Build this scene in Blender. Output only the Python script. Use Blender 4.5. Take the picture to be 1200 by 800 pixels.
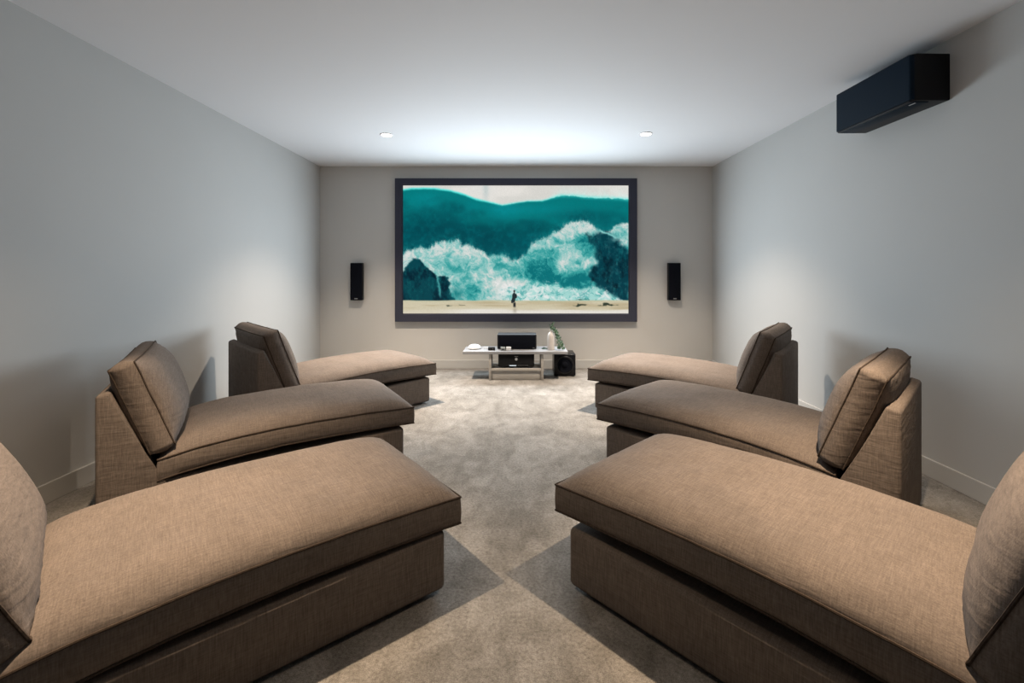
import bpy, bmesh, math, random
import numpy as np
from mathutils import Vector, Matrix, noise as mnoise

for o in list(bpy.data.objects):
    bpy.data.objects.remove(o, do_unlink=True)
scene = bpy.context.scene
COL = scene.collection
PI = math.pi
R = math.radians

# ------------------------------------------------------------------ camera
cam_d = bpy.data.cameras.new('camera')
cam = bpy.data.objects.new('camera', cam_d)
COL.objects.link(cam)
CAM_H = 1.319
cam.location = (0, 0, CAM_H)
cam.rotation_euler = (PI / 2, 0, 0)
cam_d.sensor_width = 36
cam_d.lens = 530.24 * 36 / 1200
cam_d.shift_x = -6 / 1200
cam_d.shift_y = -82 / 1200
cam_d.clip_start = 0.05
scene.camera = cam

# ------------------------------------------------------------------ exposure and world
scene.view_settings.view_transform = 'Standard'
scene.view_settings.look = 'None'
scene.view_settings.exposure = 0.0
scene.view_settings.gamma = 1.0
scene.view_settings.use_curve_mapping = False
wd = bpy.data.worlds.new('world')
scene.world = wd
wd.use_nodes = True
wd.node_tree.nodes['Background'].inputs[0].default_value = (0.5, 0.55, 0.6, 1)
wd.node_tree.nodes['Background'].inputs[1].default_value = 0.0

# ------------------------------------------------------------------ room dimensions
XL, XR, YB, YR, CZ = -2.684, 2.661, 6.162, -4.2, 2.748

# ------------------------------------------------------------------ lights
DOWNLIGHTS = [(-1.366, 4.733), (1.335, 4.70), (-1.366, 1.72), (1.335, 1.66)]
BEAMS = {0: [(270.0, 104, 0.85), (500.0, 72, 1.0)],      # front pair: wide spill and bright core
         1: [(105.0, 104, 0.85), (520.0, 65, 1.0)]}     # rear pair, dimmed and warmer
TINT = {0: (1.0, 0.82, 0.64), 1: (1.0, 0.75, 0.51)}
for i, (x, y) in enumerate(DOWNLIGHTS):
    for watts, cone, blend in BEAMS[i // 2]:
        ld = bpy.data.lights.new('downlight_beam', 'SPOT')
        ld.energy = watts
        ld.color = TINT[i // 2]
        ld.spot_size = R(cone)
        ld.spot_blend = blend
        ld.shadow_soft_size = 0.025
        lo = bpy.data.objects.new('downlight_beam', ld)
        lo.location = (x, y, CZ - 0.03)
        COL.objects.link(lo)
# light thrown back into the room by the lit projection screen
ld = bpy.data.lights.new('screen_light', 'AREA')
ld.shape = 'RECTANGLE'
ld.size, ld.size_y = 2.9, 0.85
ld.energy = 114.0
ld.color = (0.80, 0.91, 1.0)
lo = bpy.data.objects.new('screen_light', ld)
lo.location = (-0.01, YB - 0.07, 1.32)
lo.rotation_euler = (-PI / 2, 0, 0)
COL.objects.link(lo)

# ------------------------------------------------------------------ materials
def new_mat(name, color, rough=0.6, metal=0.0, spec=None, sheen=0.0):
    m = bpy.data.materials.new(name)
    m.use_nodes = True
    b = m.node_tree.nodes['Principled BSDF']
    b.inputs['Base Color'].default_value = (*color, 1)
    b.inputs['Roughness'].default_value = rough
    b.inputs['Metallic'].default_value = metal
    if spec is not None:
        b.inputs['Specular IOR Level'].default_value = spec
    if sheen:
        b.inputs['Sheen Weight'].default_value = sheen
        b.inputs['Sheen Roughness'].default_value = 0.4
    return m

def nd(m, t, **kw):
    n = m.node_tree.nodes.new(t)
    for k, v in kw.items():
        if k in ('operation', 'blend_type', 'data_type', 'noise_dimensions', 'attribute_name'):
            setattr(n, k, v)
        else:
            n.inputs[k].default_value = v
    return n

def lk(m, a, b):
    m.node_tree.links.new(a, b)

def ramp(m, fac, stops):
    r = m.node_tree.nodes.new('ShaderNodeValToRGB')
    e = r.color_ramp.elements
    while len(e) > 1:
        e.remove(e[-1])
    e[0].position, e[0].color = stops[0][0], (*stops[0][1], 1)
    for p, c in stops[1:]:
        k = e.new(p)
        k.color = (*c, 1)
    lk(m, fac, r.inputs['Fac'])
    return r

def noise_tex(m, scale, detail=2.0, rough=0.5, vec_scale=(1, 1, 1), distortion=0.0, rot=(0, 0, 0)):
    tc = nd(m, 'ShaderNodeTexCoord')
    mp = nd(m, 'ShaderNodeMapping', Scale=vec_scale, Rotation=rot)
    n = nd(m, 'ShaderNodeTexNoise', Scale=scale, Detail=detail, Roughness=rough, Distortion=distortion)
    lk(m, tc.outputs['Object'], mp.inputs['Vector'])
    lk(m, mp.outputs['Vector'], n.inputs['Vector'])
    return n.outputs['Fac']

def mixc(m, fac, a, b, blend='MIX'):
    n = nd(m, 'ShaderNodeMix', data_type='RGBA', blend_type=blend)
    for sock, v in ((n.inputs[0], fac), (n.inputs[6], a), (n.inputs[7], b)):
        if hasattr(v, 'is_output'):
            lk(m, v, sock)
        elif isinstance(v, tuple):
            sock.default_value = (*v, 1)
        else:
            sock.default_value = v
    return n.outputs[2]

def bump(m, height, strength, dist, prev=None):
    b = nd(m, 'ShaderNodeBump', Strength=strength, Distance=dist)
    lk(m, height, b.inputs['Height'])
    if prev is not None:
        lk(m, prev, b.inputs['Normal'])
    return b.outputs['Normal']

def principled(m):
    return m.node_tree.nodes['Principled BSDF']

def paint(name, color, dev=0.03, rough=0.75):
    m = new_mat(name, color, rough, spec=0.25)
    f = noise_tex(m, 1.3, 3)
    a = tuple(c * (1 - dev) for c in color)
    b = tuple(min(1, c * (1 + dev)) for c in color)
    lk(m, mixc(m, f, a, b), principled(m).inputs['Base Color'])
    lk(m, bump(m, noise_tex(m, 260, 2), 0.06, 0.002), principled(m).inputs['Normal'])
    return m

M_WALL = paint('wall_paint', (0.475, 0.475, 0.468))
M_WALLB_BAKED = paint('back_wall_baked_light', (0.56, 0.545, 0.52))  # wall paint lightened and warmed to stand in for missing light
M_DARKWALL = paint('charcoal_paint', (0.06, 0.06, 0.065))
M_CEIL = paint('ceiling_paint', (0.74, 0.75, 0.775), 0.01)
M_TRIM = paint('baseboard_paint', (0.49, 0.485, 0.47), 0.02, 0.5)

def make_carpet():
    m = new_mat('plush_carpet', (0.3, 0.27, 0.23), 0.95, spec=0.05, sheen=0.15)
    big = noise_tex(m, 2.4, 5, 0.6, distortion=0.8)
    mid = noise_tex(m, 9, 5, 0.65, (1, 0.6, 1), 0.6)
    fine = noise_tex(m, 75, 4, 0.75)
    speck = noise_tex(m, 320, 2, 0.7)
    c1 = ramp(m, mid, [(0.30, (0.188, 0.178, 0.165)), (0.5, (0.250, 0.239, 0.225)), (0.72, (0.320, 0.307, 0.291))]).outputs['Color']
    c2 = ramp(m, big, [(0.33, (0.74, 0.73, 0.71)), (0.62, (1.12, 1.12, 1.12))]).outputs['Color']
    c3 = ramp(m, fine, [(0.25, (0.50, 0.485, 0.47)), (0.5, (1, 1, 1)), (0.76, (1.42, 1.41, 1.39))]).outputs['Color']
    c4 = ramp(m, speck, [(0.3, (0.62, 0.61, 0.60)), (0.7, (1.32, 1.32, 1.32))]).outputs['Color']
    c = mixc(m, 1.0, c1, c2, 'MULTIPLY')
    c = mixc(m, 1.0, c, c3, 'MULTIPLY')
    c = mixc(m, 1.0, c, c4, 'MULTIPLY')
    lk(m, c, principled(m).inputs['Base Color'])
    n = bump(m, mid, 0.5, 0.012)
    n = bump(m, fine, 0.8, 0.006, n)
    n = bump(m, speck, 0.7, 0.003, n)
    lk(m, n, principled(m).inputs['Normal'])
    return m
M_CARPET = make_carpet()

def make_linen(name, base, tint=1.0):
    m = new_mat(name, base, 0.95, spec=0.10)
    d = tuple(c * 0.70 * tint for c in base)
    mid = tuple(c * tint for c in base)
    l = tuple(min(1, c * 1.36 * tint) for c in base)
    warp = noise_tex(m, 1.0, 3, 0.6, (16, 260, 260))
    weft = noise_tex(m, 1.0, 3, 0.6, (260, 16, 16))
    vert = noise_tex(m, 1.0, 2, 0.6, (240, 240, 22))
    mott = noise_tex(m, 5.0, 4, 0.6)
    a = nd(m, 'ShaderNodeMath', operation='ADD')
    lk(m, warp, a.inputs[0]); lk(m, weft, a.inputs[1])
    a2 = nd(m, 'ShaderNodeMath', operation='ADD')
    lk(m, a.outputs[0], a2.inputs[0]); lk(m, vert, a2.inputs[1])
    a3 = nd(m, 'ShaderNodeMath', operation='MULTIPLY')
    lk(m, a2.outputs[0], a3.inputs[0]); a3.inputs[1].default_value = 1 / 3
    c = ramp(m, a3.outputs[0], [(0.36, d), (0.50, mid), (0.66, l)]).outputs['Color']
    c2 = ramp(m, mott, [(0.3, (0.90, 0.90, 0.90)), (0.7, (1.08, 1.07, 1.06))]).outputs['Color']
    lk(m, mixc(m, 1.0, c, c2, 'MULTIPLY'), principled(m).inputs['Base Color'])
    crease = noise_tex(m, 1.0, 2, 0.5, (6, 6, 34), 0.6)
    n = bump(m, a3.outputs[0], 0.5, 0.002)
    n = bump(m, crease, 0.26, 0.012, n)
    lk(m, n, principled(m).inputs['Normal'])
    return m
M_LINEN = make_linen('taupe_linen', (0.146, 0.122, 0.107))
M_PIPE = make_linen('taupe_piping', (0.055, 0.042, 0.034))
M_BLACKFOOT = new_mat('black_plastic', (0.012, 0.012, 0.013), 0.5)

def speckled(name, a, b, scale, rough, bumpd=0.0, metal=0.0, spec=0.4):
    m = new_mat(name, a, rough, metal, spec)
    f = noise_tex(m, scale, 3)
    lk(m, mixc(m, f, a, b), principled(m).inputs['Base Color'])
    if bumpd:
        lk(m, bump(m, f, 0.4, bumpd), principled(m).inputs['Normal'])
    return m
M_BLACK = speckled('black_cabinet', (0.005, 0.005, 0.006), (0.009, 0.009, 0.011), 60, 0.5, spec=0.25)
M_CLOTH = speckled('black_grille_cloth', (0.003, 0.0035, 0.006), (0.007, 0.008, 0.013), 700, 0.9, 0.001, spec=0.08)
M_GLOSS = speckled('gloss_black', (0.005, 0.005, 0.006), (0.008, 0.008, 0.010), 20, 0.25, spec=0.2)
M_FRAME = speckled('navy_black_velvet', (0.030, 0.032, 0.050), (0.044, 0.046, 0.070), 300, 0.8, 0.0008, spec=0.3)
M_SILVER = speckled('brushed_silver', (0.55, 0.55, 0.56), (0.70, 0.70, 0.71), 80, 0.3, metal=0.9)
M_BADGE = speckled('grey_badge', (0.20, 0.20, 0.21), (0.30, 0.30, 0.31), 80, 0.4)
M_WHITE = speckled('white_plastic', (0.66, 0.66, 0.66), (0.72, 0.72, 0.72), 20, 0.35)
M_GREYP = speckled('grey_plastic', (0.22, 0.24, 0.23), (0.30, 0.31, 0.30), 40, 0.5)
M_AC = speckled('matt_blue_black', (0.003, 0.010, 0.020), (0.004, 0.013, 0.026), 500, 0.5, spec=0.10)
M_ACDK = speckled('matt_black', (0.004, 0.004, 0.006), (0.006, 0.006, 0.008), 60, 0.5, spec=0.25)
M_UNIT = None
def make_laminate(name, a, b, rough):
    m = new_mat(name, a, rough, spec=0.4)
    f = noise_tex(m, 6, 5, 0.6, (1, 8, 8))
    lk(m, ramp(m, f, [(0.35, a), (0.65, b)]).outputs['Color'], principled(m).inputs['Base Color'])
    return m
M_UNIT = make_laminate('pale_grey_laminate', (0.33, 0.31, 0.285), (0.39, 0.37, 0.34), 0.45)
M_UNITTOP = make_laminate('light_grey_laminate', (0.235, 0.235, 0.245), (0.28, 0.28, 0.29), 0.4)
M_VASE = speckled('matt_white_stoneware', (0.52, 0.48, 0.45), (0.60, 0.56, 0.53), 25, 0.6, 0.002)
M_LEAF = speckled('green_leaf', (0.035, 0.085, 0.045), (0.11, 0.19, 0.11), 30, 0.55)
M_STEM = speckled('pale_green_stem', (0.12, 0.20, 0.10), (0.20, 0.28, 0.16), 30, 0.6)

def emit_mat(name, color, strength):
    m = bpy.data.materials.new(name)
    m.use_nodes = True
    b = principled(m)
    b.inputs['Base Color'].default_value = (*color, 1)
    b.inputs['Emission Color'].default_value = (*color, 1)
    b.inputs['Emission Strength'].default_value = strength
    return m
M_LENS = emit_mat('lit_downlight_lens', (1.0, 0.95, 0.88), 14.0)
M_DISPLAY = emit_mat('receiver_display', (0.75, 0.85, 0.95), 0.7)

# ------------------------------------------------------------------ mesh helpers
def obj(name, bm, m, parent=None, smooth=35, loc=None):
    me = bpy.data.meshes.new(name)
    bmesh.ops.recalc_face_normals(bm, faces=bm.faces)
    bm.to_mesh(me)
    bm.free()
    me.materials.append(m)
    if smooth:
        for p in me.polygons:
            p.use_smooth = True
        me.set_sharp_from_angle(angle=R(smooth))
    o = bpy.data.objects.new(name, me)
    COL.objects.link(o)
    if parent:
        o.parent = parent
    if loc:
        o.location = loc
    return o

def tag(o, label, cat, group=None):
    o['label'] = label
    o['category'] = cat
    if group:
        o['group'] = group
    return o

def thing(name, label, cat, loc=(0, 0, 0), rotz=0, group=None):
    o = bpy.data.objects.new(name, None)
    COL.objects.link(o)
    o.empty_display_size = 0.1
    o.location = loc
    o.rotation_euler = (0, 0, rotz)
    return tag(o, label, cat, group)

def box(x0, x1, y0, y1, z0, z1, bev=0.0, seg=3, bm=None):
    bm = bm or bmesh.new()
    t = bmesh.new()
    bmesh.ops.create_cube(t, size=1)
    for v in t.verts:
        v.co = Vector((x0 + (v.co.x + .5) * (x1 - x0), y0 + (v.co.y + .5) * (y1 - y0), z0 + (v.co.z + .5) * (z1 - z0)))
    if bev:
        bmesh.ops.bevel(t, geom=list(t.edges), offset=bev, segments=seg, profile=0.5, affect='EDGES')
    tm = bpy.data.meshes.new('tmp')
    t.to_mesh(tm); t.free()
    bm.from_mesh(tm)
    bpy.data.meshes.remove(tm)
    return bm

def lathe(profile, n=32, bm=None, mat=None):
    """profile: list of (r, z); closed with caps at r=0 ends"""
    bm = bm or bmesh.new()
    rings = []
    for r, z in profile:
        if r < 1e-6:
            rings.append([bm.verts.new(Vector((0, 0, z)))])
        else:
            rings.append([bm.verts.new(Vector((r * math.cos(2 * PI * i / n), r * math.sin(2 * PI * i / n), z))) for i in range(n)])
    for a, b in zip(rings[:-1], rings[1:]):
        for i in range(n):
            j = (i + 1) % n
            if len(a) == 1 and len(b) == 1:
                continue
            if len(a) == 1:
                bm.faces.new((a[0], b[i], b[j]))
            elif len(b) == 1:
                bm.faces.new((a[i], a[j], b[0]))
            else:
                bm.faces.new((a[i], a[j], b[j], b[i]))
    if mat is not None:
        bm.transform(mat)
    return bm

def tube(pts, r, closed=False, n=6, bm=None):
    bm = bm or bmesh.new()
    pts = [Vector(p) for p in pts]
    N = len(pts)
    rings = []
    for i, p in enumerate(pts):
        if closed:
            t = pts[(i + 1) % N] - pts[i - 1]
        else:
            t = pts[min(i + 1, N - 1)] - pts[max(i - 1, 0)]
        t.normalize()
        up = Vector((0, 0, 1)) if abs(t.z) < 0.9 else Vector((1, 0, 0))
        a = t.cross(up).normalized()
        b = a.cross(t).normalized()
        rings.append([bm.verts.new(p + a * (r * math.cos(2 * PI * k / n)) + b * (r * math.sin(2 * PI * k / n))) for k in range(n)])
    for i in range(N if closed else N - 1):
        A, B = rings[i], rings[(i + 1) % N]
        for k in range(n):
            bm.faces.new((A[k], A[(k + 1) % n], B[(k + 1) % n], B[k]))
    if not closed:
        bm.faces.new(rings[0]); bm.faces.new(list(reversed(rings[-1])))
    return bm

def prism_xz(profile, y0, y1, bev=0.0, seg=3):
    bm = bmesh.new()
    a = [bm.verts.new(Vector((x, y0, z))) for x, z in profile]
    b = [bm.verts.new(Vector((x, y1, z))) for x, z in profile]
    bm.faces.new(a); bm.faces.new(list(reversed(b)))
    n = len(profile)
    for i in range(n):
        j = (i + 1) % n
        bm.faces.new((a[i], b[i], b[j], a[j]))
    if bev:
        bmesh.ops.bevel(bm, geom=list(bm.edges), offset=bev, segments=seg, profile=0.5, affect='EDGES')
    return bm

# ------------------------------------------------------------------ setting
def struct(name, bm, m, parent=None):
    o = obj(name, bm, m, parent, smooth=0)
    if parent is None:
        o['kind'] = 'structure'
    return o
T = 0.12
struct('floor', box(XL - T, XR + T, YR - T, YB + T, -0.1, 0.0), M_CARPET)
struct('ceiling', box(XL - T, XR + T, YR - T, YB + T, CZ, CZ + 0.1), M_CEIL)
struct('wall_left', box(XL - T, XL, YR - T, YB + T, 0, CZ), M_WALL)
struct('wall_right', box(XR, XR + T, YR - T, YB + T, 0, CZ), M_WALL)
struct('wall_back', box(XL, XR, YB, YB + T, 0, CZ), M_WALLB_BAKED)
struct('wall_front', box(XL, XR, YR - T, YR, 0, CZ), M_DARKWALL)
BH, BT = 0.115, 0.016
struct('baseboard_left', box(XL, XL + BT, YR + BT, YB - BT, 0, BH, 0.003, 2), M_TRIM)
struct('baseboard_right', box(XR - BT, XR, YR + BT, YB - BT, 0, BH, 0.003, 2), M_TRIM)
struct('baseboard_back', box(XL, XR, YB - BT, YB, 0, BH, 0.003, 2), M_TRIM)
struct('baseboard_front', box(XL, XR, YR, YR + BT, 0, BH, 0.003, 2), M_TRIM)

# ------------------------------------------------------------------ boxed cushions
def smooth01(d, lam):
    return 1 - math.exp(-max(d, 0) / lam)

def spaced(n):
    """-1..1, closer together near the ends"""
    return [0.55 * (-math.cos(PI * i / n)) + 0.45 * (2 * i / n - 1) for i in range(n + 1)]

def cushion(lx, ly, h_top, h_bot, crown_top, crown_bot, lam, nx, ny, seed, ear=0.008, puck=0.003, arch=None, bulge=0.010, xf=None):
    """box cushion centred on x, y; the upper seam lies at h_top, the lower at h_bot.
    Returns (body bmesh, [upper seam points, lower seam points])"""
    ax, ay = spaced(nx), spaced(ny)
    off = Vector((seed * 7.3, seed * 3.1, seed * 1.7))
    def nz(x, y, z, s):
        return mnoise.noise(Vector((x, y, z)) * s + off)
    def plan(a, b):
        # edges draw in slightly between the corners
        x = a * (lx / 2 - ear * (1 - b * b) * 1.0) if abs(a) > .999 else a * lx / 2
        y = b * (ly / 2 - ear * (1 - a * a) * 1.0) if abs(b) > .999 else b * ly / 2
        return x, y
    def arch_z(x):
        return arch(x) if arch else 0.0
    def edge_z(x, y, s):
        return nz(x, y, s, 9.0) * 0.0022
    bm = bmesh.new()
    def surf(a, b, top):
        x, y = plan(a, b)
        dx, dy = (1 - abs(a)) * lx / 2, (1 - abs(b)) * ly / 2
        d = min(dx, dy)
        dome = smooth01(dx, lam) * smooth01(dy, lam)
        cr = crown_top if top else crown_bot
        along = x if dy < dx else y
        p = puck * math.exp(-d / 0.045) * (1 - math.exp(-d / 0.008)) * nz(along * 1.0, 5.0 if dy < dx else 9.0, a if dy > dx else b, 26.0)
        w = 0.0035 * nz(x, y, 0.3, 6.0) * dome
        if top:
            z = h_top + cr * dome + p + w + edge_z(x, y, 0)
        else:
            z = h_bot - cr * dome - p + edge_z(x, y, 3)
        return Vector((x, y, z + arch_z(x)))
    TOP = [[bm.verts.new(surf(a, b, True)) for b in ay] for a in ax]
    BOT = [[bm.verts.new(surf(a, b, False)) for b in ay] for a in ax]
    for g in (TOP, BOT):
        for i in range(nx):
            for j in range(ny):
                bm.faces.new((g[i][j], g[i + 1][j], g[i + 1][j + 1], g[i][j + 1]))
    ring = [(i, 0) for i in range(nx)] + [(nx, j) for j in range(ny)] + [(i, ny) for i in range(nx, 0, -1)] + [(0, j) for j in range(ny, 0, -1)]
    K = 5
    strips = []
    for (i, j) in ring:
        t, bt = TOP[i][j].co, BOT[i][j].co
        n = Vector((0, 0, 0))
        if i == 0: n.x -= 1
        if i == nx: n.x += 1
        if j == 0: n.y -= 1
        if j == ny: n.y += 1
        corner = abs(n.x) + abs(n.y) > 1.5
        n.normalize()
        colv = [BOT[i][j]]
        for k in range(1, K):
            s = k / K
            p = bt.lerp(t, s)
            bl = bulge * math.sin(PI * s) * (0.45 if corner else 1.0)
            wr = 0.0035 * nz(p.x, p.y, p.z * 0.25, 17.0) * math.sin(PI * s)
            colv.append(bm.verts.new(p + n * (bl + wr)))
        colv.append(TOP[i][j])
        strips.append(colv)
    N = len(strips)
    for q in range(N):
        A, B = strips[q], strips[(q + 1) % N]
        for k in range(K):
            bm.faces.new((A[k], B[k], B[k + 1], A[k + 1]))
    seams = []
    for g in (TOP, BOT):
        pts = []
        for (i, j) in ring:
            n = Vector(((i == nx) - (i == 0), (j == ny) - (j == 0), 0)).normalized()
            pts.append(g[i][j].co + n * 0.001)
        seams.append(pts)
    if xf is not None:
        bm.transform(xf)
        seams = [[xf @ p for p in s] for s in seams]
    return bm, seams

# ------------------------------------------------------------------ chaises
CH_W, CH_L = 0.855, 1.63
HALF = CH_W / 2

def chaise_parts(root, seed, q0=(0.213, 0.368), q1=(0.048, 0.820), belly=0.085, yaw=0.0):
    # long low upholstered base (local x runs from the back to the foot end)
    b = prism_xz([(0.06, 0.018), (0.06, 0.222), (1.563, 0.258), (1.563, 0.018)], -HALF + .004, HALF - .004, 0.022, 4)
    obj('base', b, M_LINEN, root)
    # wedge-shaped back frame
    prof = [(0.0, 0.020), (0.0, 0.702), (0.052, 0.716), (0.262, 0.215), (0.30, 0.20), (0.30, 0.020)]
    bm = prism_xz(prof, -HALF, HALF, 0.016, 4)
    obj('back_frame', bm, M_LINEN, root)
    for sx in (0.10, 1.48):
        for sy in (-1, 1):
            obj('foot', lathe([(0, 0), (0.022, 0), (0.025, 0.022), (0, 0.022)], 12,
                              mat=Matrix.Translation((sx, sy * (HALF - 0.10), 0))), M_BLACKFOOT, root)
    # seat cushion
    lx = CH_L - 0.245
    cx = 0.245 + lx / 2
    def arch(x):
        u = x + cx
        t = (u - 0.245) / lx
        return -0.058 * math.exp(-max(t, 0) / 0.24) + 0.014 * math.sin(PI * min(1, max(0, t))) - 0.006 * t * t
    bm, seams = cushion(lx, CH_W, 0.394, 0.286, 0.072, 0.032, 0.052, 52, 34, seed, ear=0.006, puck=0.006,
                        arch=arch, bulge=0.008, xf=Matrix.Translation((cx, 0, 0)))
    sc = obj('seat_cushion', bm, M_LINEN, root, smooth=50)
    t = tube(seams[0], 0.0042, True)
    tube(seams[1], 0.0042, True, bm=t)
    obj('piping', t, M_PIPE, sc)
    # loose back cushion leaning on the wedge: frame with local z = thickness to the front
    p0 = Vector((q0[0], 0, q0[1])); p1 = Vector((q1[0], 0, q1[1]))     # rear face, bottom and top
    along = (p1 - p0)
    ln = along.length
    ex = along.normalized()
    ey = Vector((0, 1, 0))
    ez = ex.cross(ey).normalized()
    if ez.x < 0:
        ez = -ez; ey = -ey
    mid = p0 + along / 2
    xf = Matrix(((ex.x, ey.x, ez.x, mid.x), (ex.y, ey.y, ez.y, mid.y), (ex.z, ey.z, ez.z, mid.z), (0, 0, 0, 1)))
    xf = Matrix.Translation((mid.x, 0, 0)) @ Matrix.Rotation(yaw, 4, 'Z') @ Matrix.Translation((-mid.x, 0, 0)) @ xf
    bm, seams = cushion(ln, CH_W - 0.03, 0.108, 0.0, belly, 0.058, 0.056, 30, 36, seed + 11, ear=0.007, puck=0.010,
                        bulge=0.021, xf=xf)
    bc = obj('back_cushion', bm, M_LINEN, root, smooth=50)
    t = tube(seams[0], 0.0042, True)
    tube(seams[1], 0.0042, True, bm=t)
    obj('piping', t, M_PIPE, bc)

CHAISES = [  # rear corner nearest the camera, angle, side, seat lift, label
    (-1.509, 0.876, 38.7, -1, -0.012, 'taupe linen chaise longue nearest the camera on the left, cut off by the frame'),
    (-2.079, 2.225, 32.8, -1, 0.0, 'taupe linen chaise longue by the left wall, middle one of the left row'),
    (-1.971, 3.431, 45.2, -1, 0.0, 'taupe linen chaise longue in the left row, farthest back near the screen'),
    (1.282, 0.742, 46.7, 1, 0.024, 'taupe linen chaise longue nearest the camera on the right, cut off by the frame'),
    (1.684, 1.983, 46.3, 1, 0.010, 'taupe linen chaise longue by the right wall, middle one of the right row'),
    (1.952, 3.332, 38.7, 1, 0.0, 'taupe linen chaise longue in the right row, farthest back near the subwoofer'),
]
PILLOW = {0: ((0.245, 0.352), (0.045, 0.785), 0.062, 0.10), 3: ((0.262, 0.352), (0.085, 0.785), 0.080, -0.06)}
for i, (px, py, ang, sd, lift, lab) in enumerate(CHAISES):
    a = R(ang)
    far = Vector((-math.sin(a), math.cos(a))) if sd < 0 else Vector((math.sin(a), math.cos(a)))
    cx, cy = px + far.x * HALF, py + far.y * HALF
    rz = a if sd < 0 else PI - a
    root = thing('chaise_longue', lab, 'chaise', (cx, cy, 0), rz, 'chaises longues in two rows facing the screen')
    chaise_parts(root, i + 1, *PILLOW.get(i, ()))
    for ch in root.children:
        if ch.name.startswith(('seat_cushion', 'back_cushion')):
            ch.location.z = lift

# ------------------------------------------------------------------ projection screen with the picture on it
PX = 0.01152
SX0, SX1 = (463 - 606) * PX, (746.5 - 606) * PX
SZ0, SZ1 = CAM_H + (318 - 376.8) * PX, CAM_H + (318 - 209) * PX
IX0, IX1 = (472 - 606) * PX, (736.8 - 606) * PX
IZ0, IZ1 = CAM_H + (318 - 367.3) * PX, CAM_H + (318 - 217) * PX
YF, YS = YB - 0.065, YB - 0.035
scr = thing('projection_screen', 'wide dark framed projection screen on the back wall showing a teal wave', 'screen',
            ((SX0 + SX1) / 2, YB, SZ0))
ORG = Vector(scr.location)

def rail(corner_a, corner_b, in_a, in_b):
    bm = bmesh.new()
    rows = []
    for (o, i) in ((corner_a, in_a), (corner_b, in_b)):
        ox, oz = o; ix, iz = i
        ds = 0.012
        mx, mz = ix + (ds if ix < ox else -ds), iz + (ds if iz < oz else -ds)
        pts = [(ox, YB - 0.001, oz), (ox, YF, oz), (mx, YF, mz), (ix, YS + 0.004, iz), (ix, YB - 0.001, iz)]
        rows.append([bm.verts.new(Vector(p) - ORG) for p in pts])
    A, B = rows
    for k in range(5):
        bm.faces.new((A[k], A[(k + 1) % 5], B[(k + 1) % 5], B[k]))
    bm.faces.new(A); bm.faces.new(list(reversed(B)))
    bmesh.ops.recalc_face_normals(bm, faces=bm.faces)
    return bm
oc = [(SX0, SZ0), (SX1, SZ0), (SX1, SZ1), (SX0, SZ1)]
ic = [(IX0, IZ0), (IX1, IZ0), (IX1, IZ1), (IX0, IZ1)]
for k in range(4):
    j = (k + 1) % 4
    obj('frame_rail', rail(oc[k], oc[j], ic[k], ic[j]), M_FRAME, scr, smooth=0)

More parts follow.
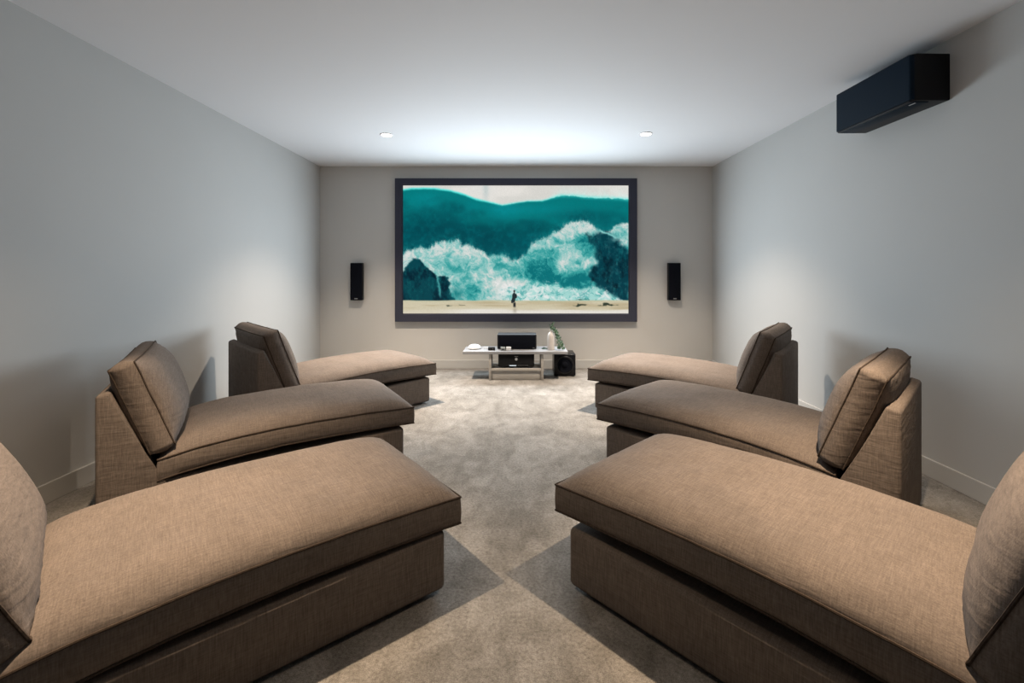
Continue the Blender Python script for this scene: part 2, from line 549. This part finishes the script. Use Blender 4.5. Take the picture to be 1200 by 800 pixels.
def paint_picture(W, H):
    """colours of the projected still, on the photograph's crop grid (x 116..1080, y 97..643)"""
    rng = np.random.default_rng(7)
    xs = np.linspace(116, 1080, W)[None, :].repeat(H, 0)
    ys = np.linspace(97, 643, H)[:, None].repeat(W, 1)
    def vnoise(fx, fy, x=None, y=None):
        x = xs if x is None else x
        y = ys if y is None else y
        g = rng.random((600, 600))
        u = np.abs(x / fx) % 598; v = np.abs(y / fy) % 598
        iu, iv = u.astype(int), v.astype(int)
        du, dv = u - iu, v - iv
        du = du * du * (3 - 2 * du); dv = dv * dv * (3 - 2 * dv)
        return (g[iv, iu] * (1 - du) + g[iv, iu + 1] * du) * (1 - dv) + (g[iv + 1, iu] * (1 - du) + g[iv + 1, iu + 1] * du) * dv
    def fbm(f, oct=4, ax=1.0, ay=1.0, x=None, y=None):
        s, a, t = 0, 1.0, 0
        for o in range(oct):
            s = s + a * vnoise(f * ax, f * ay, x, y); t += a
            a *= 0.55; f *= 0.5
        return s / t - 0.5
    def sm(v, a, b):
        t = np.clip((v - a) / (b - a), 0, 1)
        return t * t * (3 - 2 * t)
    C = lambda r, g, b: np.array([r, g, b], float)[None, None, :] / 255
    def over(img, col, al):
        al = np.clip(al, 0, 1)[..., None]
        return img * (1 - al) + col * al
    def curve(pts, x=None):
        p = np.array(pts, float)
        return np.interp(xs if x is None else x, p[:, 0], p[:, 1])
    def blob(cx, cy, rx, ry, p=1.0):
        return np.exp(-(((xs - cx) / rx) ** 2 + ((ys - cy) / ry) ** 2) * p)
    # sky
    img = np.zeros((H, W, 3)) + C(214, 212, 206)
    img = over(img, C(196, 205, 205), 0.6 * blob(450, 115, 60, 30))
    img = over(img, C(232, 228, 222), sm(fbm(60, 3, 2, 1), -.1, .25) * 0.7)
    img = over(img, C(170, 190, 190), 0.5 * blob(470, 110, 12, 60))
    # rear wave
    crest = curve([(116, 116), (150, 111), (200, 109), (250, 110), (320, 120), (380, 137), (430, 157), (480, 167), (540, 181), (600, 171),
                   (650, 164), (710, 163), (750, 151), (790, 140), (850, 141), (900, 147), (960, 150), (1020, 152), (1080, 158)])
    ruff = fbm(14, 3) * 8
    d = ys - crest
    right = sm(xs, 720, 800)
    mist = np.exp(-np.clip(-d, 0, 999) / (3 + 14 * right)) * (d < 3)
    img = over(img, C(205, 236, 230), np.clip(mist * (0.9 + fbm(10, 3) * 1.6), 0, 1))
    wave = np.zeros((H, W, 3)) + C(2, 118, 120)
    wave = over(wave, C(0, 82, 92), sm(d + fbm(70, 4, 1.6, .9) * 120, 50, 190))
    wave = over(wave, C(4, 140, 146), 0.75 * blob(215, 165, 90, 40) + 0.9 * blob(545, 205, 70, 35) + .5 * blob(400, 190, 60, 30) + .55 * blob(700, 200, 120, 25))
    wave = over(wave, C(0, 62, 70), np.clip(fbm(70, 4, 1.5, 1.0) * 1.6, 0, .6) * sm(d, 10, 60))
    wave = over(wave, C(0, 66, 76), .75 * blob(210, 270, 110, 70) + .55 * blob(480, 330, 150, 90) + .5 * blob(900, 230, 150, 30) + .45 * blob(330, 190, 60, 25))
    wave = over(wave, C(0, 120, 124), np.clip(fbm(22, 3, 1.0, 1.0) * 1.2, 0, .30))
    img = over(img, wave, sm(d + ruff * (0.25 + .9 * right), -1.5, 2.5))
    img = over(img, C(80, 226, 216), .85 * np.exp(-((d + ruff * .3) / (4.5 + 3 * right)) ** 2) * (0.55 + .45 * sm(-xs, -560, -420) + .3 * fbm(20, 2)))
    # foam wall
    top = curve([(116, 384), (150, 368), (185, 360), (205, 366), (240, 350), (275, 334), (300, 326), (352, 326), (366, 344), (400, 352), (440, 364), (458, 378),
                 (470, 398), (495, 398), (520, 391), (555, 400), (580, 410), (610, 404), (645, 376), (664, 344), (700, 324), (745, 312), (775, 292),
                 (800, 268), (835, 248), (870, 242), (905, 250), (940, 268), (965, 288), (1000, 292), (1028, 262), (1080, 252)])
    wx, wy = xs + fbm(46, 3) * 60, ys + fbm(46, 3) * 60
    t1 = fbm(64, 6, 1.1, 1, wx, wy); t2 = fbm(24, 5, 1, 1, wx, wy); t3 = fbm(9, 3, 1, 1, wx, wy)
    bil = 1 - 2 * np.abs(fbm(34, 4, 1, 1, wx, wy) * 2)             # ridged, billowing
    fr = fbm(40, 5) * 34 + fbm(9, 3, .6, 1.8) * 16 + rng.normal(0, 2.2, (H, W))
    df = ys - top + fr
    veil = np.exp(-np.clip(-df, 0, 999) / 16.0) * (0.55 + fbm(12, 3) * 2.0 + rng.normal(0, .12, (H, W)))
    img = over(img, C(28, 150, 150), np.clip(veil, 0, 1) * .55)
    lum = 0.47 + .42 * t1 + .55 * t2 + .35 * t3 + .16 * (bil - .3)
    lum += .26 * np.exp(-np.clip(df, 0, 999) / 38.0) + .20 * blob(350, 390, 90, 40) + .10 * blob(850, 300, 90, 50)
    lum -= .24 * blob(345, 440, 50, 34) + .22 * blob(530, 430, 60, 36) + .20 * blob(690, 430, 70, 60) + .42 * blob(690, 490, 80, 34) + .62 * blob(850, 500, 110, 46)
    lum -= .34 * blob(895, 330, 50, 26) + .30 * blob(910, 380, 40, 40) + .22 * blob(760, 390, 50, 40) + .25 * blob(420, 540, 60, 30)
    lum += .34 * blob(800, 440, 30, 52) + .28 * blob(905, 425, 34, 26) + .40 * blob(585, 520, 90, 34) + .22 * blob(450, 480, 70, 26) + .45 * blob(600, 560, 130, 36)
    lum += rng.normal(0, .045, (H, W))
    foam = np.zeros((H, W, 3)) + C(10, 112, 118)
    foam = over(foam, C(58, 160, 158), sm(lum, .02, .30))
    foam = over(foam, C(132, 194, 190), sm(lum, .28, .56))
    foam = over(foam, C(208, 216, 212), sm(lum, .54, .84))
    foam = over(foam, C(232, 231, 229), sm(lum, .84, 1.15))
    img = over(img, foam, sm(df, -6, 14))
    # right rock
    def poly_mask(pts, soft, rough_amp, f=16):
        p = pts + [pts[0]]
        nx_ = xs + fbm(f, 4) * rough_amp; ny_ = ys + fbm(f, 4) * rough_amp
        inside = np.zeros((H, W), bool)
        dist = np.full((H, W), 1e9)
        for (x0, y0), (x1, y1) in zip(p[:-1], p[1:]):
            c = ((y0 > ny_) != (y1 > ny_)) & (nx_ < (x1 - x0) * (ny_ - y0) / ((y1 - y0) + 1e-9) + x0)
            inside ^= c
            t = np.clip(((nx_ - x0) * (x1 - x0) + (ny_ - y0) * (y1 - y0)) / ((x1 - x0) ** 2 + (y1 - y0) ** 2 + 1e-9), 0, 1)
            dist = np.minimum(dist, np.hypot(nx_ - x0 - t * (x1 - x0), ny_ - y0 - t * (y1 - y0)))
        s = np.where(inside, dist, -dist)
        return sm(s, -soft, soft), s
    rk, _ = poly_mask([(940, 296), (985, 300), (1030, 330), (1060, 360), (1090, 400), (1090, 600), (1040, 580), (985, 550), (920, 515), (910, 460), (945, 420), (930, 360), (905, 320)], 15, 44, 30)
    rk = np.clip(rk * (1.0 + .5 * fbm(12, 3)), 0, 1)
    rock = np.zeros((H, W, 3)) + C(2, 58, 70)
    rock = over(rock, C(0, 30, 42), sm(fbm(40, 5, .8, 1.2), -.05, .25))
    rock = over(rock, C(20, 112, 116), np.clip(fbm(16, 4, .7, 1.4) * 2.0 - .1 + rng.normal(0, .12, (H, W)), 0, .6))
    img = over(img, rock, rk)
    img = over(img, C(150, 225, 220), .8 * np.exp(-((ys - (290 + (xs - 960) * .42) + fbm(14, 2) * 8) / 4) ** 2) * sm(xs, 945, 965) * sm(-xs, -1050, -1010))
    # low surf in front, right
    lowtop = curve([(116, 560), (380, 540), (520, 540), (620, 512), (700, 510), (770, 505), (800, 530), (860, 540), (930, 525), (985, 538), (1050, 575), (1080, 590)])
    dl = ys - lowtop + fbm(26, 4) * 40 + rng.normal(0, 3, (H, W))
    lowf = np.zeros((H, W, 3)) + C(168, 216, 210)
    lowf = over(lowf, C(232, 235, 233), sm(fbm(15, 5, 1.2, .9, wx, wy), -.12, .22))
    lowf = over(lowf, C(54, 158, 156), sm(fbm(13, 5, 1.2, .9, wx, wy) + rng.normal(0, .05, (H, W)), .02, .25) * .85)
    img = over(img, lowf, sm(dl, -4, 16) * sm(xs, 480, 600) * .9)
    # left rock with its smaller neighbour
    rk, _ = poly_mask([(100, 478), (125, 450), (142, 425), (165, 408), (186, 414), (212, 440), (238, 464), (258, 480), (270, 520), (280, 560), (290, 600), (100, 600)], 4, 16, 14)
    rk2, _ = poly_mask([(262, 488), (282, 482), (304, 490), (319, 512), (314, 540), (322, 570), (360, 600), (262, 600)], 5, 18, 14)
    rock = np.zeros((H, W, 3)) + C(4, 66, 76)
    rock = over(rock, C(0, 34, 48), sm(fbm(36, 5, .8, 1.2), -.1, .2))
    rock = over(rock, C(14, 104, 106), np.clip(fbm(14, 4, .7, 1.4) * 1.8 - .1 + rng.normal(0, .13, (H, W)), 0, .55))
    img = over(img, rock, np.maximum(rk, rk2))
    img = over(img, C(16, 120, 122), .75 * blob(345, 560, 26, 30) * (1 + 1.5 * t2))
    img = over(img, C(90, 190, 186), .7 * np.exp(-((xs - (262 + (ys - 480) * .16) + fbm(12, 3) * 8) / 5) ** 2) * sm(ys, 478, 492) * sm(-ys, -585, -560))
    # beach
    b = ys - (587 + fbm(60, 2) * 4)
    sand = np.zeros((H, W, 3)) + C(206, 197, 170)
    sand = over(sand, C(186, 172, 140), sm(fbm(60, 4, 4, .35), -.05, .25))
    sand = over(sand, C(190, 190, 160), sm(-b, -12, 0) * .7)
    sand = over(sand, C(226, 222, 212), sm(ys + fbm(60, 3, 4, .3) * 20, 622, 634) * (.35 + .65 * sm(xs, 240, 420)))
    img = over(img, sand, sm(b, -2, 2))
    def weed(x0, x1, y, h, s):
        e = (1 - ((xs - (x0 + x1) / 2) / ((x1 - x0) / 2)) ** 2)
        return sm(e, 0, .6) * sm(h * (.25 + .75 * e) * (.7 + 2.4 * fbm(16, 2)) - np.abs(ys - y + fbm(22, 2) * 14), -2, 2)
    for x0, x1, y, h in ((838, 908, 607, 5), (944, 1042, 607, 7), (850, 918, 583, 3), (298, 330, 610, 2.5), (352, 384, 607, 1.5)):
        img = over(img, C(40, 52, 42), .92 * weed(x0, x1, y, h, 0))
    # lone figure in a long coat, seen from behind
    for cx, cy, rx, ry in ((592, 548, 4.2, 6), (591, 569, 8.5, 15), (588, 585, 8, 12), (582, 592, 4.5, 8), (600, 569, 3.6, 10)):
        img = over(img, C(36, 46, 50), sm(1.15 - (((xs - cx) / rx) ** 2 + ((ys - cy) / ry) ** 2), 0, .35))
    for cx in (590, 595):
        img = over(img, C(48, 50, 50), sm(1.1 - (((xs - cx) / 3.2) ** 2 + ((ys - 606) / 13) ** 2), 0, .4))
    img = over(img, C(150, 140, 124), .55 * blob(594, 630, 8, 12))
    img = np.clip(img * (1 + rng.normal(0, .014, (H, W, 1))), 0, 1)
    return np.where(img <= 0.04045, img / 12.92, ((img + 0.055) / 1.055) ** 2.4)

def make_screen_surface():
    W, H = 440, 249
    pic = paint_picture(W, H)
    gx = np.linspace(IX0, IX1, W) - ORG.x
    gz = np.linspace(IZ1, IZ0, H) - ORG.z
    co = np.zeros((H, W, 3), np.float32)
    co[..., 0] = gx[None, :]; co[..., 1] = YS - ORG.y; co[..., 2] = gz[:, None]
    idx = np.arange(W * H).reshape(H, W)
    f = np.stack([idx[:-1, :-1], idx[1:, :-1], idx[1:, 1:], idx[:-1, 1:]], -1).reshape(-1, 4)
    me = bpy.data.meshes.new('screen_surface')
    me.vertices.add(W * H)
    me.vertices.foreach_set('co', co.ravel())
    me.loops.add(f.size)
    me.loops.foreach_set('vertex_index', f.ravel().astype(np.int32))
    me.polygons.add(len(f))
    me.polygons.foreach_set('loop_start', np.arange(0, f.size, 4, dtype=np.int32))
    me.update(calc_edges=True)
    me.validate()
    at = me.color_attributes.new('picture', 'FLOAT_COLOR', 'POINT')
    at.data.foreach_set('color', np.concatenate([pic.reshape(-1, 3), np.ones((W * H, 1))], 1).astype(np.float32).ravel())
    m = bpy.data.materials.new('projected_picture')
    m.use_nodes = True
    bs = principled(m)
    bs.inputs['Base Color'].default_value = (0.004, 0.004, 0.004, 1)
    bs.inputs['Roughness'].default_value = 0.9
    bs.inputs['Specular IOR Level'].default_value = 0.0
    a = m.node_tree.nodes.new('ShaderNodeAttribute')
    a.attribute_name = 'picture'
    lk(m, a.outputs['Color'], bs.inputs['Emission Color'])
    bs.inputs['Emission Strength'].default_value = 1.0
    me.materials.append(m)
    o = bpy.data.objects.new('screen_surface', me)
    COL.objects.link(o)
    o.parent = scr
    # backing board so that the screen has a body
    obj('backing_board', box(IX0 - ORG.x, IX1 - ORG.x, YS + 0.002 - ORG.y, -0.001, IZ0 - ORG.z, IZ1 - ORG.z), M_BLACK, scr, smooth=0)
make_screen_surface()

# ------------------------------------------------------------------ wall loudspeakers either side of the screen
def wall_speaker(x, label, badge_side):
    w, d, h = 0.165, 0.075, 0.505
    y = YB - 0.088
    z = 0.930
    t = thing('wall_speaker', label, 'speaker', (x, y + d / 2, z), 0, 'slim wall speakers beside the screen')
    obj('cabinet', box(-w / 2, w / 2, -d / 2 + .012, d / 2, 0, h, 0.006, 2), M_BLACK, t)
    obj('grille', box(-w / 2 + .004, w / 2 - .004, -d / 2, -d / 2 + .014, 0.004, h - .004, 0.006, 3), M_CLOTH, t)
    obj('badge', box(-0.022 + badge_side, 0.022 + badge_side, -d / 2 - .0015, -d / 2 + .002, 0.018, 0.030, 0.001, 1), M_BADGE, t)
    br = box(-0.03, 0.03, d / 2 - .002, d / 2 + .013, h * .5 - .05, h * .5 + .05, 0.004, 2)
    obj('bracket', br, M_BLACK, t)
wall_speaker((417.2 - 606) * 6.075 / 530.24, 'slim black upright speaker on the back wall left of the screen', 0.0)
wall_speaker((791.0 - 606) * 6.075 / 530.24, 'slim black upright speaker on the back wall right of the screen', 0.0)

# ------------------------------------------------------------------ low media unit
UF, UBK = 5.48, 5.84
TZ = 0.354
unit = thing('media_unit', 'low pale grey media bench with overhanging top below the screen', 'tv unit', (-0.015, (UF + UBK) / 2, 0))
UX, UY = unit.location.x, unit.location.y
def ubox(x0, x1, y0, y1, z0, z1, b=0.002):
    return box(x0 - UX, x1 - UX, y0 - UY, y1 - UY, z0, z1, b, 2)
obj('top', ubox(-0.656, 0.612, UF - .02, UBK, TZ - 0.034, TZ), M_UNITTOP, unit)
obj('side_panel', ubox(-0.342, -0.312, UF, UBK - .02, 0.0, TZ - 0.034), M_UNIT, unit)
obj('side_panel', ubox(0.290, 0.320, UF, UBK - .02, 0.0, TZ - 0.034), M_UNIT, unit)
obj('shelf', ubox(-0.312, 0.290, UF + .002, UBK - .02, 0.112, 0.142), M_UNIT, unit)
obj('front_panel', ubox(-0.312, 0.290, UF + .014, UF + .032, 0.004, 0.112), M_UNIT, unit)

# av receiver on the shelf
rx, ry, rz = 0.006 * 0 - 0.010, 5.535, 0.142
rec = thing('av_receiver', 'black receiver with a silver volume knob on the shelf of the media bench', 'receiver', (rx, ry, rz))
obj('case', box(-0.212, 0.212, 0.012, 0.29, 0.014, 0.164, 0.004, 2), M_BLACK, rec)
obj('front_panel', box(-0.220, 0.220, 0.0, 0.016, 0.012, 0.166, 0.006, 3), M_GLOSS, rec)
RX90 = Matrix.Rotation(PI / 2, 4, 'X')
obj('volume_knob', lathe([(0, 0), (0.015, 0), (0.0165, 0.003), (0.0165, 0.016), (0.014, 0.019), (0, 0.019)], 28,
                         mat=Matrix.Translation((0.0, 0.001, 0.106)) @ RX90), M_SILVER, rec)
obj('display', box(-0.022, 0.022, -0.0012, 0.003, 0.134, 0.141), M_BADGE, rec, smooth=0)
obj('source_strip', box(-0.085, 0.0, -0.0012, 0.003, 0.022, 0.031), M_DISPLAY, rec, smooth=0)
for k in range(5):
    x = 0.03 + k * 0.026
    obj('button', lathe([(0, 0), (0.005, 0), (0.005, 0.003), (0, 0.004)], 12, mat=Matrix.Translation((x, 0.0, 0.030)) @ RX90), M_BADGE, rec)
for sx in (-0.165, 0.165):
    for sy in (0.035, 0.25):
        obj('foot', lathe([(0, 0), (0.019, 0), (0.021, 0.006), (0.021, 0.016), (0, 0.016)], 16, mat=Matrix.Translation((sx, sy, 0))), M_BADGE, rec)

# centre speaker standing on the bench
cs = thing('centre_speaker', 'long black centre speaker lying on the media bench below the screen', 'speaker', ((605.8 - 606) * 5.62 / 530.24, 5.60, TZ))
obj('cabinet', box(-0.243, 0.243, 0.016, 0.215, 0.004, 0.182, 0.008, 3), M_BLACK, cs)
obj('grille', box(-0.230, 0.226, 0.0, 0.018, 0.010, 0.176, 0.007, 3), M_CLOTH, cs)
obj('badge', box(0.232 - .04, 0.232 - .014, -0.0012, 0.002, 0.016, 0.022), M_BADGE, cs, smooth=0)
for sx in (-0.2, 0.2):
    for sy in (0.04, 0.19):
        obj('foot', lathe([(0, 0), (0.01, 0), (0.01, 0.005), (0, 0.005)], 10, mat=Matrix.Translation((sx, sy, 0))), M_BLACK, cs)

# subwoofer on the carpet
sw = thing('subwoofer', 'black cube subwoofer with round driver on the carpet beside the media bench', 'speaker', (0.600, 5.68, 0))
SWW, SWH, SWD = 0.270, 0.268, 0.30
obj('cabinet', box(-SWW / 2, SWW / 2, 0, SWD, 0.012, 0.012 + SWH, 0.006, 3), M_GLOSS, sw)
c0 = Matrix.Translation((0, 0.0, 0.012 + SWH / 2)) @ RX90
obj('driver_ring', lathe([(0.112, -0.004), (0.112, 0.006), (0.106, 0.010), (0.096, 0.008), (0.093, -0.004)], 48, mat=c0), M_BLACK, sw)
cone = obj('driver_cone', lathe([(0.094, 0.001), (0.086, 0.010), (0.078, 0.002), (0.040, 0.0005), (0.034, 0.006), (0.020, 0.012), (0, 0.014)], 48, mat=c0), M_CLOTH, sw)
for sx in (-0.1, 0.1):
    for sy in (0.035, 0.265):
        obj('foot', lathe([(0, 0), (0.016, 0), (0.018, 0.014), (0, 0.014)], 12, mat=Matrix.Translation((sx, sy, 0))), M_BLACKFOOT, sw)

# small things on the bench
def at_table(px, y):
    return (px - 606) * y / 530.24
dm = thing('router', 'round white domed router lying on the left end of the media bench', 'router', (at_table(556, 5.66), 5.66, TZ))
prof = [(0, 0), (0.066, 0), (0.078, 0.005), (0.084, 0.011), (0.082, 0.016)]
for k in range(1, 9):
    a = PI / 2 * k / 8
    prof.append((0.080 * math.cos(a) if k < 8 else 0, 0.017 + 0.040 * math.sin(a)))
obj('shell', lathe(prof, 40), M_WHITE, dm)
obj('base_ring', lathe([(0, 0.0005), (0.070, 0.0005), (0.0805, 0.0045), (0.0790, 0.0062), (0, 0.006)], 40), M_GREYP, dm)
tag(obj('remote_control', box(-0.036, 0.036, -0.016, 0.016, 0, 0.012, 0.004, 3), M_WHITE, None, loc=(at_table(570, 5.70), 5.70, TZ)),
    'small white remote control beside the domed router', 'remote')
bb = thing('media_player', 'small black media box between the white remote and the centre speaker', 'media player', (at_table(576, 5.56), 5.56, TZ))
obj('case', box(-0.042, 0.042, -0.03, 0.03, 0.003, 0.036, 0.004, 3), M_BLACK, bb)
obj('indicator', box(0.012, 0.024, -0.0312, -0.029, 0.016, 0.021), M_BADGE, bb, smooth=0)
for sx in (-.03, .03):
    obj('foot', box(sx - .006, sx + .006, -0.022, 0.022, 0, 0.004), M_BLACKFOOT, bb, smooth=0)
gb = thing('adapter_box', 'small grey adapter box in front of the centre speaker', 'adapter', (at_table(589.6, 5.545), 5.545, TZ))
obj('case', box(-0.030, 0.028, -0.025, 0.025, 0, 0.040, 0.004, 3), M_GREYP, gb)
obj('socket', box(-0.015, 0.012, -0.0262, -0.023, 0.008, 0.020), M_BLACKFOOT, gb, smooth=0)
tag(obj('white_cube', box(-0.030, 0.030, -0.026, 0.026, 0, 0.041, 0.006, 3), M_WHITE, None, loc=(at_table(595.8, 5.545) + .003, 5.545, TZ)),
    'small white box beside the grey adapter on the media bench', 'box')

# bottle vase with a trailing plant
VX, VY = at_table(645.8, 5.57), 5.585
vs = thing('bottle_vase', 'tall white stoneware bottle vase on the right end of the media bench', 'vase', (VX, VY, TZ))
prof = [(0, 0), (0.040, 0), (0.0435, 0.004), (0.0445, 0.03), (0.0440, 0.12), (0.0425, 0.170), (0.036, 0.196), (0.024, 0.212), (0.0175, 0.222),
        (0.0170, 0.238), (0.0195, 0.243), (0.0165, 0.244), (0.0140, 0.238), (0.0140, 0.20), (0, 0.20)]
obj('body', lathe(prof, 40), M_VASE, vs)
plant = thing('trailing_plant', 'trailing green plant spilling from the white bottle vase', 'plant', (VX, VY, TZ + 0.238))
rnd = random.Random(4)
def strand(ctrl, n=26):
    c = [Vector(p) for p in ctrl]
    out = []
    for i in range(n):
        t = i / (n - 1) * (len(c) - 1)
        k = min(int(t), len(c) - 2)
        f = t - k
        p0, p1, p2, p3 = c[max(k - 1, 0)], c[k], c[k + 1], c[min(k + 2, len(c) - 1)]
        out.append(0.5 * ((2 * p1) + (p2 - p0) * f + (2 * p0 - 5 * p1 + 4 * p2 - p3) * f * f + (3 * p1 - p0 - 3 * p2 + p3) * f ** 3))
    return out
Zt = -0.232
STR = [
    [(0, 0, -.03), (.006, -.005, .02), (.03, -.02, .02), (.058, -.03, -.03), (.085, -.045, -.10), (.115, -.05, -.17), (.135, -.055, -.222)],
    [(0, 0, -.03), (.008, .0, .025), (.035, -.01, .01), (.066, -.02, -.05), (.082, -.03, -.12), (.090, -.045, -.19), (.098, -.05, -.222)],
    [(0, 0, -.03), (.01, .004, .02), (.04, .0, .02), (.078, -.01, -.03), (.112, -.02, -.11), (.140, -.03, -.18), (.150, -.035, -.222)],
    [(0, 0, -.03), (.002, .0, .03), (.012, .0, .06), (.022, .01, .085)],
    [(0, 0, -.03), (-.002, .0, .03), (-.006, .01, .05), (-.012, .01, .065)],
    [(0, 0, -.03), (.004, .0, .04), (.026, .0, .07), (.040, .0, .098)],
]
def leaf(bm, p, dirv, size):
    d = dirv.normalized()
    up = Vector((rnd.uniform(-.6, .6), -0.7 + rnd.uniform(-.5, .5), rnd.uniform(.1, 1))).normalized()
    s = d.cross(up).normalized()
    n = s.cross(d).normalized()
    L, Wd = size, size * 0.62
    rows = [(0, 0.04), (.25, .42), (.55, .5), (.82, .28), (1, .0)]
    prev = None
    for t, w in rows:
        c = p + d * (L * t) + n * (-0.25 * L * t * t)
        cur = [bm.verts.new(c - s * (Wd * w) + n * 0.002), bm.verts.new(c), bm.verts.new(c + s * (Wd * w) + n * 0.002)]
        if prev:
            bm.faces.new((prev[0], prev[1], cur[1], cur[0]))
            bm.faces.new((prev[1], prev[2], cur[2], cur[1]))
        prev = cur
lf = bmesh.new()
for si, c in enumerate(STR):
    pts = strand(c)
    obj('stem', tube(pts, 0.0016, False, 5), M_STEM, plant)
    small = si in (3, 4, 5)
    for q, p in enumerate(pts[6:]):
        for rep in range(1 if small else 3):
            dv = Vector((rnd.uniform(-1, 1), rnd.uniform(-1, .5), rnd.uniform(-.5, .9)))
            t = p.copy()
            if t.z < Zt + .018:
                dv.z = abs(dv.z) * .4 + .05
            leaf(lf, t, dv, rnd.uniform(.012, .018) if small else rnd.uniform(.020, .032))
lo_ = obj('leaves', lf, M_LEAF, plant, smooth=60)
lo_['kind'] = 'stuff'
sprig = thing('leaf_sprig', 'small green leaf sprig lying between the centre speaker and the vase', 'plant', (at_table(638.5, 5.62), 5.62, TZ))
Zt = 0.0
pts = strand([(-.03, 0, .004), (-.01, .006, .008), (.012, -.004, .007), (.032, .004, .004)], 14)
obj('stem', tube(pts, 0.0016, False, 5), M_STEM, sprig)
lf = bmesh.new()
for p in pts:
    for rep in range(2):
        leaf(lf, p, Vector((rnd.uniform(-1, 1), rnd.uniform(-1, 1), rnd.uniform(.1, .9))), rnd.uniform(.016, .024))
ls_ = obj('leaves', lf, M_LEAF, sprig, smooth=60)
ls_['kind'] = 'stuff'

# ------------------------------------------------------------------ split air conditioner high on the right wall
AY0, AY1, AX0, AZ0, AZ1 = 2.782, 3.452, 2.425, 2.366, 2.660
ac = thing('air_conditioner', 'dark blue-black split air conditioner high on the right wall', 'air conditioner', (XR, (AY0 + AY1) / 2, AZ0))
AL = (AY1 - AY0) / 2
AD = XR - AX0
AH = AZ1 - AZ0
def rounded_case(x0, x1, y0, y1, z0, z1, r_front, bev):
    bm = bmesh.new()
    pts = []
    for cx, cy, a0 in ((x0 + r_front, y0 + r_front, PI), (x0 + r_front, y1 - r_front, PI / 2)):
        for k in range(7):
            a = a0 + (PI / 2) * k / 6 if a0 == PI else PI / 2 + (PI / 2) * k / 6
            pts.append((cx + r_front * math.cos(a), cy + r_front * math.sin(a)))
    front_near = pts[:7]
    front_far = pts[7:]
    outline = [(x1, y1)] + front_far + front_near + [(x1, y0)]
    a = [bm.verts.new(Vector((x, y, z0))) for x, y in outline]
    b = [bm.verts.new(Vector((x, y, z1))) for x, y in outline]
    bm.faces.new(a); bm.faces.new(list(reversed(b)))
    n = len(outline)
    for i in range(n):
        j = (i + 1) % n
        bm.faces.new((a[i], a[j], b[j], b[i]))
    rim = [e for e in bm.edges if abs(e.verts[0].co.z - e.verts[1].co.z) < 1e-6]
    bmesh.ops.bevel(bm, geom=rim, offset=bev, segments=3, profile=0.5, affect='EDGES')
    return bm
obj('housing', rounded_case(-AD + .012, 0, -AL, AL, 0.006, AH, 0.022, 0.006), M_ACDK, ac)
obj('front_panel', rounded_case(-AD, -AD + .030, -AL + .004, AL - .004, 0.012, AH - .002, 0.018, 0.004), M_AC, ac)
obj('air_flap', box(-AD + .030, -AD + .125, -AL + .02, AL - .02, 0.0, 0.012, 0.004, 2), M_AC, ac)
obj('bottom_lip', box(-AD + .006, -AD + .026, -AL + .02, AL - .02, 0.0, 0.014, 0.004, 2), M_ACDK, ac)
obj('indicator_mark', box(-AD + .046, -AD + .053, -AL + .030, -AL + .075, -0.001, 0.002), M_WHITE, ac, smooth=0)
for k in range(9):
    x = -AD + 0.045 + k * 0.020
    obj('intake_slat', box(x, x + .008, -AL + .04, AL - .04, AH - .002, AH + .003), M_ACDK, ac, smooth=0)

# ------------------------------------------------------------------ recessed downlights in view
for (x, y), side in zip(DOWNLIGHTS[:2], ('left', 'right')):
    t = thing('downlight', 'small round lit recessed downlight in the ceiling, ' + side + ' one of the pair', 'downlight', (x, y, CZ), 0, 'recessed ceiling downlights')
    obj('trim_ring', lathe([(0.054, 0.0), (0.066, 0.0), (0.067, -0.003), (0.063, -0.008), (0.056, -0.007), (0.053, -0.001)], 40), M_WHITE, t)
    obj('lens', lathe([(0, -0.0065), (0.034, -0.006), (0.0545, -0.003), (0.0545, 0.0), (0, 0.0)], 32), M_LENS, t)
